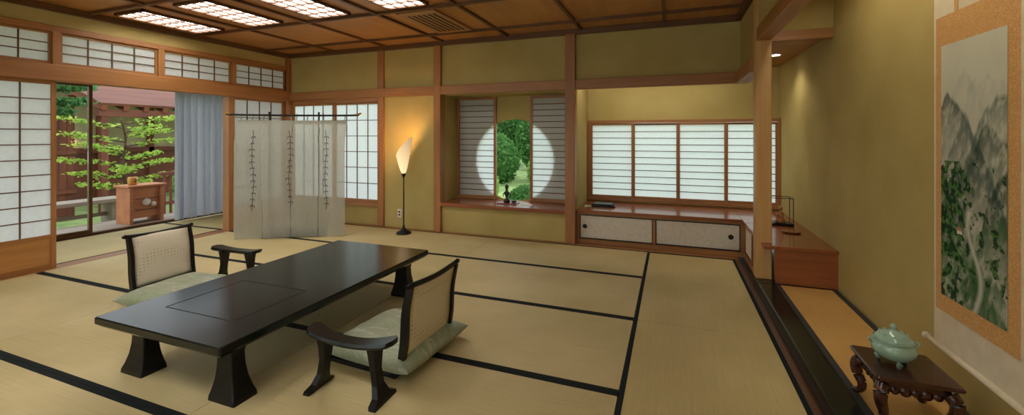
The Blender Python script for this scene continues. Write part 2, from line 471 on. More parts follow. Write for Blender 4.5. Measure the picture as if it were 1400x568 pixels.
# ---------------------------------------------------------------- ceiling lights, plus an added unseen row
GL = emis('ceiling_lamp_diffuser', (1.0,0.96,0.89,1), 14.0)
def clight(cx_, y0, y1):
    m = MB(); x0, x1 = cx_-0.23, cx_+0.23; z = CZ-0.028
    for a in ((x0,x1,y0,y0+0.025),(x0,x1,y1-0.025,y1)): m.box(a[0],a[1],a[2],a[3],z,CZ-0.001,DX)
    for a in ((x0,x0+0.025,y0,y1),(x1-0.025,x1,y0,y1)): m.box(a[0],a[1],a[2],a[3],z,CZ-0.001,DY)
    for k in range(1, 4): x = x0+(x1-x0)*k/4; m.box(x-0.008,x+0.008,y0,y1,z+0.002,CZ-0.012,DY)
    for k in range(1, 6): y = y0+(y1-y0)*k/6; m.box(x0,x1,y-0.008,y+0.008,z+0.002,CZ-0.012,DX)
    m.add([(x0+.02,y0+.02,CZ-0.010),(x0+.02,y1-.02,CZ-0.010),(x1-.02,y1-.02,CZ-0.010),(x1-.02,y0+.02,CZ-0.010)], [(0,1,2,3)], GL)
    m.build('ceiling_light')
for x in (-5.19, -4.26, -3.33, -2.40):
    clight(x, 2.68, 3.52)
for x in (-4.26, -3.33, -2.40, -1.47, -0.6):  # row out of view over the camera, added for more room light
    clight(x, -0.3, 0.52)

AC = simple('vent_plastic', S(160,120,80), S(150,110,72), 0.5, 4)
ACD = simple('vent_dark', S(50,36,24), S(40,28,18), 0.7, 4)
m = MB()
m.box(-2.68, -2.22, 3.70, 4.58, CZ-0.022, CZ-0.001, AC, 0.005)
for k in range(6):
    x = -2.60+k*0.06
    m.box(x, x+0.022, 3.80, 4.48, CZ-0.026, CZ-0.02, ACD)
m.build('air_conditioner_vent')

m = MB()
m.lathe([(0.045,0.0),(0.06,0.0),(0.062,-0.008),(0.045,-0.004)], (0.99,5.0,2.118), simple('white_trim', S(230,225,210), None, 0.4), 32, None, False)
m.lathe([(0.045,0.0),(0.001,0.001)], (0.99,5.0,2.114), emis('downlight_glow', (1,0.95,0.85,1), 10), 32, None, False)
m.build('ceiling_downlight')

# ---------------------------------------------------------------- low table
m = MB()
tx0, tx1, ty0, ty1, th = -2.87, -1.91, 1.33, 3.10, 0.335
cxx, cyy, hx, hy = (tx0+tx1)/2, (ty0+ty1)/2, (tx1-tx0)/2, (ty1-ty0)/2
m.rect([(cxx,cyy,hx-0.07,hy-0.07,th-0.075),(cxx,cyy,hx-0.02,hy-0.02,th-0.055),(cxx,cyy,hx,hy,th-0.035),(cxx,cyy,hx,hy,th-0.006),(cxx,cyy,hx-0.006,hy-0.006,th)], LACQ, 0.012)
gx0, gx1, gy0, gy1 = -2.66, -2.12, 1.55, 2.02
for a in ((gx0,gx1,gy0,gy0+0.005),(gx0,gx1,gy1-0.005,gy1),(gx0,gx0+0.005,gy0,gy1),(gx1-0.005,gx1,gy0,gy1)):
    m.box(a[0],a[1],a[2],a[3],th,th+0.0015,LACQ2)
m.box(tx0+0.15,tx1-0.15,ty0+0.13,ty0+0.16,th-0.13,th-0.07,LACQ2,0.004)
m.box(tx0+0.15,tx1-0.15,ty1-0.16,ty1-0.13,th-0.13,th-0.07,LACQ2,0.004)
for sx in (-1, 1):
    for sy in (-1, 1):
        px, py = cxx+sx*(hx-0.14), cyy+sy*(hy-0.16)
        secs = []
        for z, a in ((0.0,0.092),(0.02,0.090),(0.05,0.078),(0.10,0.064),(0.16,0.055),(0.22,0.052),(th-0.07,0.060)):
            secs.append((px+sx*(a-0.06)*0.3, py, a, a*0.7, z))
        m.rect(secs, LACQ2, 0.008)
m.build('low_table')

# ---------------------------------------------------------------- zaisu chairs
UPH, nt, b = newmat('chair_upholstery')
v = coords(nt, (1,1,1), (0,0,0))
vo = nt.nodes.new('ShaderNodeTexVoronoi'); vo.inputs['Scale'].default_value = 40; vo.inputs['Randomness'].default_value = 0.08
nt.links.new(v, vo.inputs['Vector'])
nt.links.new(ramp(nt, vo.outputs['Distance'], [(0.13, S(168,150,116)), (0.24, S(222,212,190))]), b.inputs['Base Color'])
b.inputs['Roughness'].default_value = 0.85
def stile(y, w=0.0):
    return catmull([(-0.19,y,0.012),(-0.235,y,0.07),(-0.26,y,0.20),(-0.270,y,0.36),(-0.30,y,0.50)], 5)
def chair(loc, rot):
    e = bpy.data.objects.new('floor_chair', None); bpy.context.collection.objects.link(e)
    e.location = loc; e.rotation_euler[2] = rot
    hw = 0.225
    m = MB()
    for sy in (-1, 1):
        pts = stile(sy*hw)
        R = []
        for i, p in enumerate(pts):
            tn = (pts[min(i+1,len(pts)-1)]-pts[max(i-1,0)]).normalized()
            nr = Vector((tn.z, 0, -tn.x)); k = 0.015 + 0.006*math.sin(i/len(pts)*3.1)
            R.append([p+nr*a*k+Vector((0,bb*0.012,0)) for a, bb in ((-1,-1),(1,-1),(1,1),(-1,1))])
        m.rings(R, LACQ2, False)
    top = catmull([(-0.303,-hw-0.03,0.522),(-0.301,-hw,0.508),(-0.307,0,0.496),(-0.301,hw,0.508),(-0.303,hw+0.03,0.522)], 6)
    m.tube(top, [0.015 if 2 < i < len(top)-3 else 0.013 for i in range(len(top))], LACQ2, 8, None, (0.8,1.1))
    m.tube([(-0.245,-hw,0.105),(-0.245,hw,0.105)], 0.014, LACQ2, 8)
    m.tube([(-0.19,-hw,0.014),(-0.19,hw,0.014)], 0.013, LACQ2, 8)
    o = m.build('back_frame', e)
    m = MB()
    pts = [p for p in stile(0) if p.z > 0.105]
    ny = 8
    rings = []
    for i, p in enumerate(pts):
        fz = min(1, min(i, len(pts)-1-i)/2.0)
        ring = []
        for k in range(ny+1):
            yy = -hw+0.012+(2*hw-0.024)*k/ny; fy = min(1, min(k, ny-k)/1.5)
            ring.append(Vector((p.x+0.006+0.014*fz*fy, yy, p.z)))
        for k in range(ny, -1, -1):
            yy = -hw+0.012+(2*hw-0.024)*k/ny; fy = min(1, min(k, ny-k)/1.5)
            ring.append(Vector((p.x-0.006-0.010*fz*fy, yy, p.z)))
        rings.append(ring)
    m.rings(rings, UPH, True)
    m.build('back_pad', e)
    m = MB()
    m.box(-0.21, 0.27, -0.235, 0.235, 0.0, 0.024, LACQ2, 0.006)
    m.build('seat_board', e)
    return e
chair((-3.66, 2.28, 0), math.radians(2))
chair((-1.57, 2.14, 0), math.radians(180-3))

CUSH, nt, b = newmat('cushion_fabric')
v = coords(nt, (1,2.4,1), (0,0,0.7))
f = noisetex(nt, v, 7, 2, 0.5, 1.0)
nt.links.new(ramp(nt, f, [(0.40, S(142,152,122)), (0.50, S(156,164,136)), (0.56, S(144,154,124)), (0.64, S(176,182,158))]), b.inputs['Base Color'])
b.inputs['Roughness'].default_value = 0.5; b.inputs['Sheen Weight'].default_value = 0.2
def cushion(loc, rot, hx=0.29, hy=0.29, th=0.075):
    m = MB(); n = 30; vs = []; fs = []
    for side in (1, -1):
        for i in range(n+1):
            for j in range(n+1):
                u = -math.cos(math.pi*i/n); v_ = -math.cos(math.pi*j/n)
                pf = (max(0,1-abs(u)**3.2)*max(0,1-abs(v_)**3.2))**0.5
                pin = 1-0.05*(1-u*u) * (abs(v_)**3) ; pin2 = 1-0.05*(1-v_*v_)*(abs(u)**3)
                dim = 1-0.28*math.exp(-(u*u+v_*v_)*11)
                if side > 0: z = th*0.42+th*0.58*pf*dim
                else: z = th*0.42-th*0.42*min(1,pf*1.6)
                z += 0.010*noise.noise(Vector((u*3+loc[0], v_*3, 1)))*pf*(side > 0)
                vs.append((u*hx*pin2, v_*hy*pin, max(z, 0.0)))
    N = (n+1)*(n+1)
    for i in range(n):
        for j in range(n):
            a = i*(n+1)+j; fs.append((a, a+n+1, a+n+2, a+1)); fs.append((N+a, N+a+1, N+a+n+2, N+a+n+1))
    m.add(vs, fs, CUSH, True)
    for a in range(4):
        m.tube([(0,0,th*0.70),(0.018*math.cos(a*1.57+.5),0.018*math.sin(a*1.57+.5),th*0.78),(0.035*math.cos(a*1.57+.5),0.035*math.sin(a*1.57+.5),th*0.80)], [0.003,0.003,0.003], CUSH, 6)
    return m.build('seat_cushion', None, loc, rot)
cushion((-3.555, 2.22, 0.025), math.radians(4), 0.32, 0.31, 0.135)
cushion((-1.55, 2.17, 0.025), math.radians(-4), 0.31, 0.31, 0.125)

def armrest(loc, rot):
    m = MB(); n = 28; R = []
    for i in range(n+1):
        s = -1+2*i/n
        x = s*0.255
        wd = 0.040+0.020*abs(s)**2
        if abs(s) > 0.88: wd *= math.sqrt(max(0.02, 1-((abs(s)-0.88)/0.12)**2*0.85))
        z = 0.268+0.026*abs(s)**2.4; th_ = 0.013
        bow = -0.035*(1-s*s)
        R.append([(x, bow-wd, z), (x, bow-wd*0.9, z+th_), (x, bow+wd*0.9, z+th_), (x, bow+wd, z), (x, bow+wd*0.85, z-th_), (x, bow-wd*0.85, z-th_)])
    m.rings(R, LACQ, False)
    for sx in (-1, 1):
        secs = []
        for z, a, bb, off in ((0.0,0.020,0.090,0.045),(0.014,0.020,0.087,0.042),(0.032,0.018,0.050,0.034),(0.08,0.017,0.030,0.016),(0.15,0.018,0.026,0.004),(0.22,0.021,0.034,0.0),(0.262,0.026,0.040,0.0)):
            secs.append((sx*(0.150+off), -0.014, a, bb, z))
        m.rect(secs, LACQ2, 0.004)
    return m.build('wooden_armrest', None, loc, rot)
armrest((-1.515, 1.73, 0), math.radians(2))
armrest((-3.60, 2.655, 0), math.radians(180+3))

# ---------------------------------------------------------------- kicho (curtain screen)
e = bpy.data.objects.new('cloth_screen_stand', None); bpy.context.collection.objects.link(e)
e.location = (-4.56, 4.15, 0); e.rotation_euler[2] = math.radians(29)
m = MB()
m.tube(catmull([(-0.80,0,1.578),(-0.72,0,1.56),(0,0,1.555),(0.72,0,1.56),(0.80,0,1.578)],5), 0.013, LACQ2, 10)
BRASS = simple('brass', S(190,150,70), None, 0.3, metal=1.0)
for s in (-1, 1):
    m.tube([(s*0.76,0,1.567),(s*0.83,0,1.585)], 0.014, BRASS, 10)
    m.tube([(s*0.30,0.0,0.05),(s*0.30,0,1.60)], 0.012, LACQ2, 10)
m.box(-0.36,0.36,-0.11,0.11,0.0,0.09,LACQ2,0.01)
m.build('stand', e)
m = MB(); RIB = simple('ribbon', S(84,78,76), S(56,52,52), 0.8, 30)
pw = 1.32/4
for k in range(4):
    x0 = -0.66+k*pw+0.003; x1 = x0+pw-0.006
    nx_, nz = 16, 24; vs = []; fs = []
    for i in range(nx_+1):
        for j in range(nz+1):
            x = x0+(x1-x0)*i/nx_; q = j/nz; z = 0.012+(1.49-0.012)*q
            yy = -0.135+(0.006*math.sin(x*13+k)+0.004*math.sin(x*31+z*1.5))*(1-0.6*q)
            yy = yy*min(1,(1.5-z)*3+0.14)
            vs.append((x, yy-0.003*k, z))
    for i in range(nx_):
        for j in range(nz):
            a = i*(nz+1)+j; fs.append((a, a+nz+1, a+nz+2, a+1))
    m.add(vs, fs, SHEER, True)
    m.box(x0, x1, -0.026, -0.018, 1.44, 1.49, SHEER)
    for xx in (x0+0.03, (x0+x1)/2, x1-0.03):
        m.tube([(xx,-0.022,1.485),(xx,-0.018,1.53),(xx,0.0,1.573),(xx,0.016,1.55),(xx,-0.01,1.485)], 0.005, SHEER, 6)
rnd = random.Random(3)
for x in (-0.43, -0.0, 0.43):
    ph = rnd.random()*6
    zb = 0.30+0.1*rnd.random()
    zz = [1.36-(1.36-zb)*i/26 for i in range(27)]
    pts = [(x+0.010*math.sin(z*9+ph)+0.004*math.sin(z*31), -0.162, z) for z in zz]
    m.tube(pts, 0.0036, RIB, 5)
    for i, p in enumerate(pts[1:-1]):
        if i % 2 == 0: continue
        for s in (-1, 1):
            l = 0.018+0.020*rnd.random(); up = -0.016-0.02*rnd.random()
            m.tube([p,(p[0]+s*l*0.7,p[1]-0.002,p[2]+up*0.3),(p[0]+s*l,p[1]-0.001,p[2]+up)], [0.0025,0.006,0.001], RIB, 5)
m.build('cloth', e)

# ---------------------------------------------------------------- floor lamp
e = MB()
lx, ly = -3.31, 4.75
e.lathe([(0.001,0.0),(0.095,0.0),(0.10,0.012),(0.085,0.028),(0.045,0.045),(0.022,0.07),(0.012,0.11)], (lx,ly,0), LACQ2, 32)
e.tube([(lx,ly,0.10),(lx,ly,0.78)], 0.008, LACQ2, 12)
e.lathe([(0.008,0),(0.018,0.02),(0.030,0.05),(0.020,0.065)], (lx,ly,0.74), LACQ2, 20)
SH, nt, b = newmat('lamp_shade')
b.inputs['Base Color'].default_value = S(240,215,170); b.inputs['Roughness'].default_value = 0.7
f = noisetex(nt, coords(nt, (40,40,2)), 1, 3)
gz = nt.nodes.new('ShaderNodeTexCoord'); sp = nt.nodes.new('ShaderNodeSeparateXYZ'); nt.links.new(gz.outputs['Object'], sp.inputs[0])
mr = nt.nodes.new('ShaderNodeMapRange'); mr.inputs['From Min'].default_value = 0.78; mr.inputs['From Max'].default_value = 1.25; mr.inputs['To Min'].default_value = 1.0; mr.inputs['To Max'].default_value = 0.35
nt.links.new(sp.outputs['Z'], mr.inputs['Value'])
nt.links.new(ramp(nt, f, [(0.2,(1,0.66,0.34,1)),(0.8,(1,0.76,0.46,1))]), b.inputs['Emission Color'])
nt.links.new(mr.outputs[0], b.inputs['Emission Strength'])
n = 40; rings = []
for i in range(13):
    q = i/12; ring = []
    for k in range(n):
        a = 2*math.pi*k/n
        ztop = 1.15+0.13*math.cos(a-math.radians(15))
        r = 0.022+0.085*q**0.75*(1+0.12*math.cos(a-0.26))
        ring.append((lx+r*math.cos(a), ly+r*math.sin(a), 0.79+(ztop-0.79)*q))
    rings.append(ring)
e.rings(rings, SH, True, False)
e.build('floor_lamp')
L = bpy.data.lights.new('floor_lamp_bulb','POINT'); L.energy = 10; L.color = (1,0.56,0.22); L.shadow_soft_size = 0.05
o = bpy.data.objects.new('floor_lamp_bulb', L); o.location = (lx, ly, 1.16); bpy.context.collection.objects.link(o); o.parent = bpy.data.objects['floor_lamp']
m = MB()
m.box(-3.62,-3.55,YB-0.008,YB,0.14,0.26,PAPERD,0.003)
m.box(-3.60,-3.57,YB-0.011,YB-0.007,0.17,0.19,LACQ2); m.box(-3.60,-3.57,YB-0.011,YB-0.007,0.21,0.23,LACQ2)
m.build('wall_outlet')

# ---------------------------------------------------------------- scroll
PM, nt, b = newmat('ink_painting')
at = nt.nodes.new('ShaderNodeVertexColor'); at.layer_name = 'paint'
nt.links.new(at.outputs['Color'], b.inputs['Base Color']); b.inputs['Roughness'].default_value = 0.9
b.inputs['Specular IOR Level'].default_value = 0.1
BROC, nt, b = newmat('brocade')
vo = nt.nodes.new('ShaderNodeTexVoronoi'); vo.inputs['Scale'].default_value = 70
nt.links.new(coords(nt), vo.inputs['Vector'])
nt.links.new(ramp(nt, vo.outputs['Distance'], [(0.2, S(212,166,102)), (0.5, S(192,142,82)), (0.7, S(208,160,98))]), b.inputs['Base Color'])
b.inputs['Roughness'].default_value = 0.7
SILK = simple('scroll_silk', S(220,208,180), S(208,194,164), 0.8, 14)
sx_ = XR-0.006
m = MB()
m.box(sx_-0.004, sx_, 2.10, 2.665, 0.31, 2.09, SILK)
m.box(sx_-0.006, sx_-0.004, 2.115, 2.645, 0.47, 1.86, BROC)
for y in (2.27, 2.49): m.box(sx_-0.007, sx_-0.004, y-0.012, y+0.012, 1.86, 2.08, BROC)
m.tube([(sx_-0.012,2.06,0.30),(sx_-0.012,2.70,0.30)], 0.013, SILK, 14)
for y in (2.04, 2.70): m.tube([(sx_-0.012,y,0.30),(sx_-0.012,y+0.025,0.30)], 0.016, PAPERD, 14)
m.tube([(sx_-0.008,2.09,2.09),(sx_-0.008,2.675,2.09)], 0.008, DY, 8)
ny, nz = 160, 430; vs = []; fs = []; cols = []
y0p, y1p, z0p, z1p = 2.60, 2.175, 0.55, 1.72
def fb(x, y, o=5, s=0):
    r = 0; a = 0.5
    for _ in range(o):
        r += a*noise.noise(Vector((x, y, s))); x *= 2.1; y *= 2.1; a *= 0.5
    return r
# s: 0 = left edge as seen from the room, 1 = right edge
ridges = [  # c, peak, slope, colour, strength, fade
    (0.40,0.92,0.9,(0.30,0.33,0.31),0.45,0.08),(0.75,0.88,0.45,(0.30,0.33,0.30),0.5,0.09),
    (0.12,0.82,0.55,(0.05,0.07,0.06),0.95,0.16),(0.42,0.74,0.8,(0.12,0.16,0.14),0.85,0.11),(0.98,0.80,0.45,(0.08,0.12,0.09),0.9,0.15),
    (0.78,0.68,0.5,(0.03,0.06,0.04),0.95,0.16),(0.50,0.60,0.6,(0.08,0.12,0.09),0.85,0.10),(1.0,0.56,0.9,(0.02,0.05,0.03),0.97,0.18),
    (0.05,0.56,0.8,(0.015,0.045,0.018),0.98,0.18),(0.22,0.45,0.8,(0.03,0.08,0.03),0.9,0.13),(0.85,0.36,0.35,(0.06,0.14,0.045),0.88,0.11),
    (0.2,0.22,0.3,(0.05,0.14,0.035),0.93,0.13),(0.75,0.15,0.2,(0.04,0.11,0.03),0.9,0.11)]
for i in range(ny+1):
    for j in range(nz+1):
        s = i/ny; t_ = j/nz
        vs.append((sx_-0.0075, y0p+(y1p-y0p)*s, z0p+(z1p-z0p)*t_))
        c_ = [0.57,0.56,0.44]
        mist = fb(s*2, t_*4, 4, 9)
        for k in range(3): c_[k] *= 1-0.22*max(0, mist)
        for (cc, pk, sl, col, st, fd) in ridges:
            h = pk-sl*abs(s-cc)**1.25+0.11*fb(s*4+cc*7, 0.3, 5, pk*10)
            d = h-t_
            if d > 0:
                tex = 0.85+1.9*fb(s*10+t_*5, t_*20-s*9, 5, cc)
                a = st*math.exp(-d/fd)*min(1, max(0.10, tex))*min(1, d*50)
                for k in range(3): c_[k] = c_[k]*(1-a)+col[k]*a
        if t_ < 0.54:
            reg = max(0, 1-abs(s-0.18)*2.2)*(1 if t_ > 0.16 else 0.7)+0.6*max(0, 1-abs(s-0.85)*3)*max(0,1-abs(t_-0.22)*5)
            q = fb(s*10, t_*24, 5, 3)+0.40*reg-0.20
            if q > 0.0:
                a = min(1, q*12)*0.94
                g = (0.008,0.035,0.014) if fb(s*16,t_*42,2,7) < 0.04 else (0.06,0.17,0.04)
                for k in range(3): c_[k] = c_[k]*(1-a)+g[k]*a
        dx = abs(s-(0.55+0.10*math.sin(t_*15)))
        if t_ < 0.36 and dx < 0.055:
            a = (1-dx/0.055)*0.85
            for k in range(3): c_[k] = c_[k]*(1-a)+[0.60,0.60,0.50][k]*a
        cols.append((c_[0], c_[1], c_[2], 1))
for i in range(ny):
    for j in range(nz):
        a = i*(nz+1)+j; fs.append((a, a+nz+1, a+nz+2, a+1))
off = len(m.v)
m.add(vs, fs, PM)
m.box(sx_-0.0085, sx_-0.0075, 2.445, 2.48, 0.86, 0.876, SILK)
m.add([(sx_-0.0088,2.488,0.875),(sx_-0.0088,2.438,0.875),(sx_-0.0088,2.448,0.890),(sx_-0.0088,2.478,0.890)], [(0,1,2,3)], AC)
ob = m.build('hanging_scroll')
ca = ob.data.color_attributes.new('paint', 'FLOAT_COLOR', 'POINT')
for k, c_ in enumerate(cols): ca.data[off+k].color = c_

# ---------------------------------------------------------------- incense table + burner
RW = simple('rosewood', S(70,36,30), S(42,20,17), 0.25, 20, coat=0.25, stretch=(1,6,1))
m = MB()
tcx, tcy, tz = 0.93, 2.30, 0.31
m.rect([(tcx,tcy,0.115,0.115,tz-0.028),(tcx,tcy,0.125,0.125,tz-0.020),(tcx,tcy,0.140,0.140,tz-0.016),(tcx,tcy,0.143,0.143,tz-0.006),(tcx,tcy,0.138,0.138,tz)], RW, 0.008)
m.rect([(tcx,tcy,0.10,0.10,tz-0.065),(tcx,tcy,0.112,0.112,tz-0.055),(tcx,tcy,0.112,0.112,tz-0.028)], RW, 0.006)
for sx in (-1,1):
    for sy in (-1,1):
        d = Vector((sx*0.7071, sy*0.7071, 0)); b0 = Vector((tcx, tcy, 0))
        pts = [b0+d*0.150+Vector((0,0,tz-0.045)), b0+d*0.172+Vector((0,0,tz-0.075)), b0+d*0.168+Vector((0,0,tz-0.115)), b0+d*0.150+Vector((0,0,tz-0.155)), b0+d*0.155+Vector((0,0,0.125)), b0+d*0.176+Vector((0,0,0.112)), b0+d*0.186+Vector((0,0,0.119))]
        pp = catmull(pts, 5); nn = len(pp)
        m.tube(pp, [0.020*(1-k/nn)+0.0085 for k in range(nn)], RW, 10)
for (ax, sg) in (('x',-1),('x',1),('y',-1),('y',1)):
    for k in range(5):
        o_ = -0.07+k*0.035; r = 0.016+0.004*(k%2)
        if ax == 'x': c3 = (tcx+o_, tcy+sg*0.108, tz-0.062)
        else: c3 = (tcx+sg*0.108, tcy+o_, tz-0.062)
        M = Matrix.Translation(c3) @ Matrix.Rotation(math.pi/2, 4, 'X' if ax == 'x' else 'Y')
        m.lathe([(0.001,-0.005),(r,-0.004),(r,0.004),(0.001,0.005)], (0,0,0), RW, 14, M)
m.build('rosewood_incense_table')
CEL = simple('celadon_glaze', S(160,186,164), S(140,170,148), 0.14, 10, coat=0.5)
m = MB(); bc = (0.905, 2.315, tz)
m.lathe([(0.001,0.018),(0.035,0.018),(0.060,0.030),(0.076,0.052),(0.079,0.070),(0.070,0.088),(0.060,0.094),(0.060,0.098),(0.070,0.100),(0.071,0.105)], bc, CEL, 48)
m.lathe([(0.069,0.104),(0.064,0.110),(0.050,0.126),(0.030,0.137),(0.012,0.141),(0.008,0.146),(0.013,0.153),(0.013,0.160),(0.006,0.168),(0.001,0.170)], bc, CEL, 48)
for k in range(3):
    a = 2*math.pi*k/3+0.5
    m.tube([(bc[0]+0.045*math.cos(a),bc[1]+0.045*math.sin(a),tz+0.03),(bc[0]+0.055*math.cos(a),bc[1]+0.055*math.sin(a),tz+0.015),(bc[0]+0.052*math.cos(a),bc[1]+0.052*math.sin(a),tz+0.001)], [0.014,0.012,0.008], CEL, 12)
for s in (-1, 1):
    m.tube(catmull([(bc[0]+s*0.070,bc[1],tz+0.075),(bc[0]+s*0.084,bc[1],tz+0.083),(bc[0]+s*0.084,bc[1],tz+0.10),(bc[0]+s*0.066,bc[1],tz+0.097)],4), 0.005, CEL, 10)
for k in range(10):
    a = 2*math.pi*k/10
    m.lathe([(0.001,-0.004),(0.005,0),(0.001,0.004)], (bc[0]+0.050*math.cos(a), bc[1]+0.050*math.sin(a), tz+0.127), CEL, 8)
m.build('celadon_incense_burner')

# ---------------------------------------------------------------- small items
GLS, nt, b = newmat('case_glass')
nt.nodes.remove(b); out = nt.nodes['Material Output']
tr = nt.nodes.new('ShaderNodeBsdfTransparent'); gg = nt.nodes.new('ShaderNodeBsdfGlossy'); gg.inputs['Roughness'].default_value = 0.03
fr = nt.nodes.new('ShaderNodeFresnel'); fr.inputs[0].default_value = 1.15
mx = nt.nodes.new('ShaderNodeMixShader'); nt.links.new(fr.outputs[0], mx.inputs[0]); nt.links.new(tr.outputs[0], mx.inputs[1]); nt.links.new(gg.outputs[0], mx.inputs[2]); nt.links.new(mx.outputs[0], out.inputs[0])
m = MB(); gx, gy = 1.02, 4.92
z = 0.405
m.box(gx-0.10,gx+0.10,gy-0.08,gy+0.08,z,z+0.025,LACQ2,0.003)
for sx in (-1,1):
    for sy in (-1,1): m.box(gx+sx*0.094-0.003,gx+sx*0.094+0.003,gy+sy*0.074-0.003,gy+sy*0.074+0.003,z+0.025,z+0.27,LACQ2)
for sy in (-1,1): m.box(gx-0.097,gx+0.097,gy+sy*0.074-0.003,gy+sy*0.074+0.003,z+0.27,z+0.276,LACQ2)
for sx in (-1,1): m.box(gx+sx*0.094-0.003,gx+sx*0.094+0.003,gy-0.074,gy+0.074,z+0.27,z+0.276,LACQ2)
m.box(gx-0.092,gx+0.092,gy-0.073,gy-0.071,z+0.025,z+0.27,GLS); m.box(gx-0.093,gx-0.091,gy-0.07,gy+0.07,z+0.025,z+0.27,GLS)
FIG = simple('figurine_lacquer', S(150,60,40), S(196,150,80), 0.4, 30)
m.lathe([(0.001,0),(0.045,0),(0.042,0.02),(0.024,0.05),(0.030,0.075),(0.020,0.10),(0.008,0.115),(0.020,0.13),(0.021,0.145),(0.012,0.162),(0.001,0.166)], (gx,gy,z+0.025), FIG, 24)
m.tube([(gx-0.03,gy-0.01,z+0.12),(gx-0.05,gy-0.03,z+0.09),(gx-0.02,gy-0.04,z+0.07)], [0.010,0.009,0.006], FIG, 8)
m.build('glass_display_case')
m = MB()
m.lathe([(0.001,0.0),(0.05,0.0),(0.075,0.010),(0.078,0.014),(0.06,0.012),(0.001,0.008)], (1.03,4.55,0.405), SHELF, 32); m.build('wooden_tray')
m = MB()
M = Matrix.Translation((-0.80,5.42,0.405)) @ Matrix.Rotation(0.12,4,'Z')
m.box(-0.14,0.14,-0.10,0.10,0,0.022,LACQ2,0.003,M); m.box(-0.135,0.135,-0.096,0.096,0.004,0.019,PAPERD,0,M)
M2 = Matrix.Translation((-0.80,5.42,0.427)) @ Matrix.Rotation(-0.08,4,'Z')
m.box(-0.12,0.12,-0.085,0.085,0,0.014,LACQ2,0.002,M2)
m.build('book_stack')
m = MB(); M = Matrix.Translation((-0.99,5.35,0.405)) @ Matrix.Rotation(0.2,4,'Z')
m.box(-0.04,0.04,-0.07,0.07,0,0.004,simple('brochure', S(150,170,110), S(220,220,200), 0.4, 12),0,M); m.build('brochure')
RED = simple('red_lacquer', S(150,50,34), S(120,36,26), 0.3, 8, coat=0.3)
GRN = simple('bronze_green', S(52,70,48), S(34,50,36), 0.4, 30)
ox, oy, oz = -2.02, 5.24, 0.395
m = MB()
m.box(ox-0.13,ox+0.13,oy-0.08,oy+0.08,oz,oz+0.014,RED,0.004); m.build('lacquer_tray')
m = MB()
m.lathe([(0.001,0),(0.040,0),(0.046,0.02),(0.036,0.045),(0.018,0.06),(0.020,0.085),(0.034,0.11),(0.030,0.14),(0.016,0.16),(0.018,0.18),(0.026,0.20),(0.022,0.225),(0.008,0.24),(0.001,0.242)], (ox-0.02,oy,oz+0.014), GRN, 24)
m.tube([(ox-0.045,oy,oz+0.15),(ox-0.07,oy-0.01,oz+0.12),(ox-0.055,oy-0.02,oz+0.09)], [0.009,0.008,0.006], GRN, 8)
m.tube([(ox+0.005,oy,oz+0.15),(ox+0.035,oy-0.01,oz+0.125),(ox+0.03,oy-0.02,oz+0.095)], [0.009,0.008,0.006], GRN, 8)
m.build('bronze_figurine')
m = MB()
m.lathe([(0.001,0),(0.022,0),(0.034,0.012),(0.036,0.03),(0.033,0.03),(0.030,0.014),(0.001,0.006)], (ox+0.085,oy-0.01,oz+0.014), GRN, 24); m.build('small_bowl')
m = MB(); M = Matrix.Translation((ox+0.27,oy-0.02,oz)) @ Matrix.Rotation(0.15,4,'Z')
m.box(-0.07,0.07,-0.05,0.05,0,0.003,PAPERD,0,M); m.build('paper_card')

# ---------------------------------------------------------------- corridor glazing + curtain
t = MB()
t.box(-7.14,-7.04,-2.0,5.06,-0.04,0.03,DY); t.box(-7.14,-7.04,-2.0,5.06,1.97,2.07,DY); t.build('trim_15')
t = MB()
for y in (1.6, 3.25): t.box(-7.11,-7.07,y-0.018,y+0.018,0.03,1.97,DZ)
for a, b_ in ((1.6,3.25),):
    t.box(-7.105,-7.075,a,b_,0.03,0.07,DY); t.box(-7.105,-7.075,a,b_,1.93,1.97,DY)
t.box(-7.092,-7.088,1.62,3.23,0.07,1.93,GLS)
t.build('door_4')
m = MB(); n = 170; vs = []; fs = []; nz = 8
for i in range(n+1):
    q = i/n
    for j in range(nz+1):
        zz = 0.03+1.93*j/nz
        yy = 4.17+0.86*q
        xx = -6.95+0.040*math.sin(q*2*math.pi*9+0.6*math.sin(q*9))+0.010*math.sin(q*60+zz)
        vs.append((xx, yy+0.02*math.sin(q*30)*(1-j/nz), zz))
for i in range(n):
    for j in range(nz):
        a = i*(nz+1)+j; fs.append((a,a+nz+1,a+nz+2,a+1))
m.add(vs, fs, CURT, True)
m.tube([(-6.95,2.0,1.975),(-6.95,5.05,1.975)],0.012,LACQ2,8)
m.build('curtain')

# ---------------------------------------------------------------- exterior
GROUND = simple('moss_ground', S(166,184,112), S(112,138,78), 0.95, 3, 0.6, 20)
g = MB(); N = 40; vs = []; fs = []
for i in range(N+1):
    for j in range(N+1):
        x = -32+50*i/N; y = -14+48*j/N
        inside = (-9.0 < x < 3.2 and -4.5 < y < 7)
        z = -0.35 + (0 if inside else 0.25*noise.noise(Vector((x*0.25,y*0.25,0))) + max(0,(y-9))*0.05)
        vs.append((x,y,z))
for i in range(N):
    for j in range(N):
        a = i*(N+1)+j; fs.append((a,a+N+1,a+N+2,a+1))
g.add(vs, fs, GROUND, True); g.build('garden_ground')
DECK = wood('deck_wood', S(172,158,142), S(138,124,108), 'Y', 0.8)
m = MB()
for k in range(8): m.box(-8.35+k*0.15,-8.21+k*0.15,0.0,6.0,-0.10,-0.06,DECK,0.004)
for y in (0.3,2,4,5.7): m.box(-8.3,-7.2,y,y+0.09,-0.45,-0.10,DECK)
m.build('veranda_deck')
FEN = wood('fence_wood', S(132,72,48), S(96,48,32), 'Z', 0.7)
FENY = wood('fence_wood_y', S(126,70,46), S(90,46,30), 'Y', 0.7)
RAF = wood('rafter', S(146,82,54), S(110,60,38), 'X', 0.7)
m = MB()
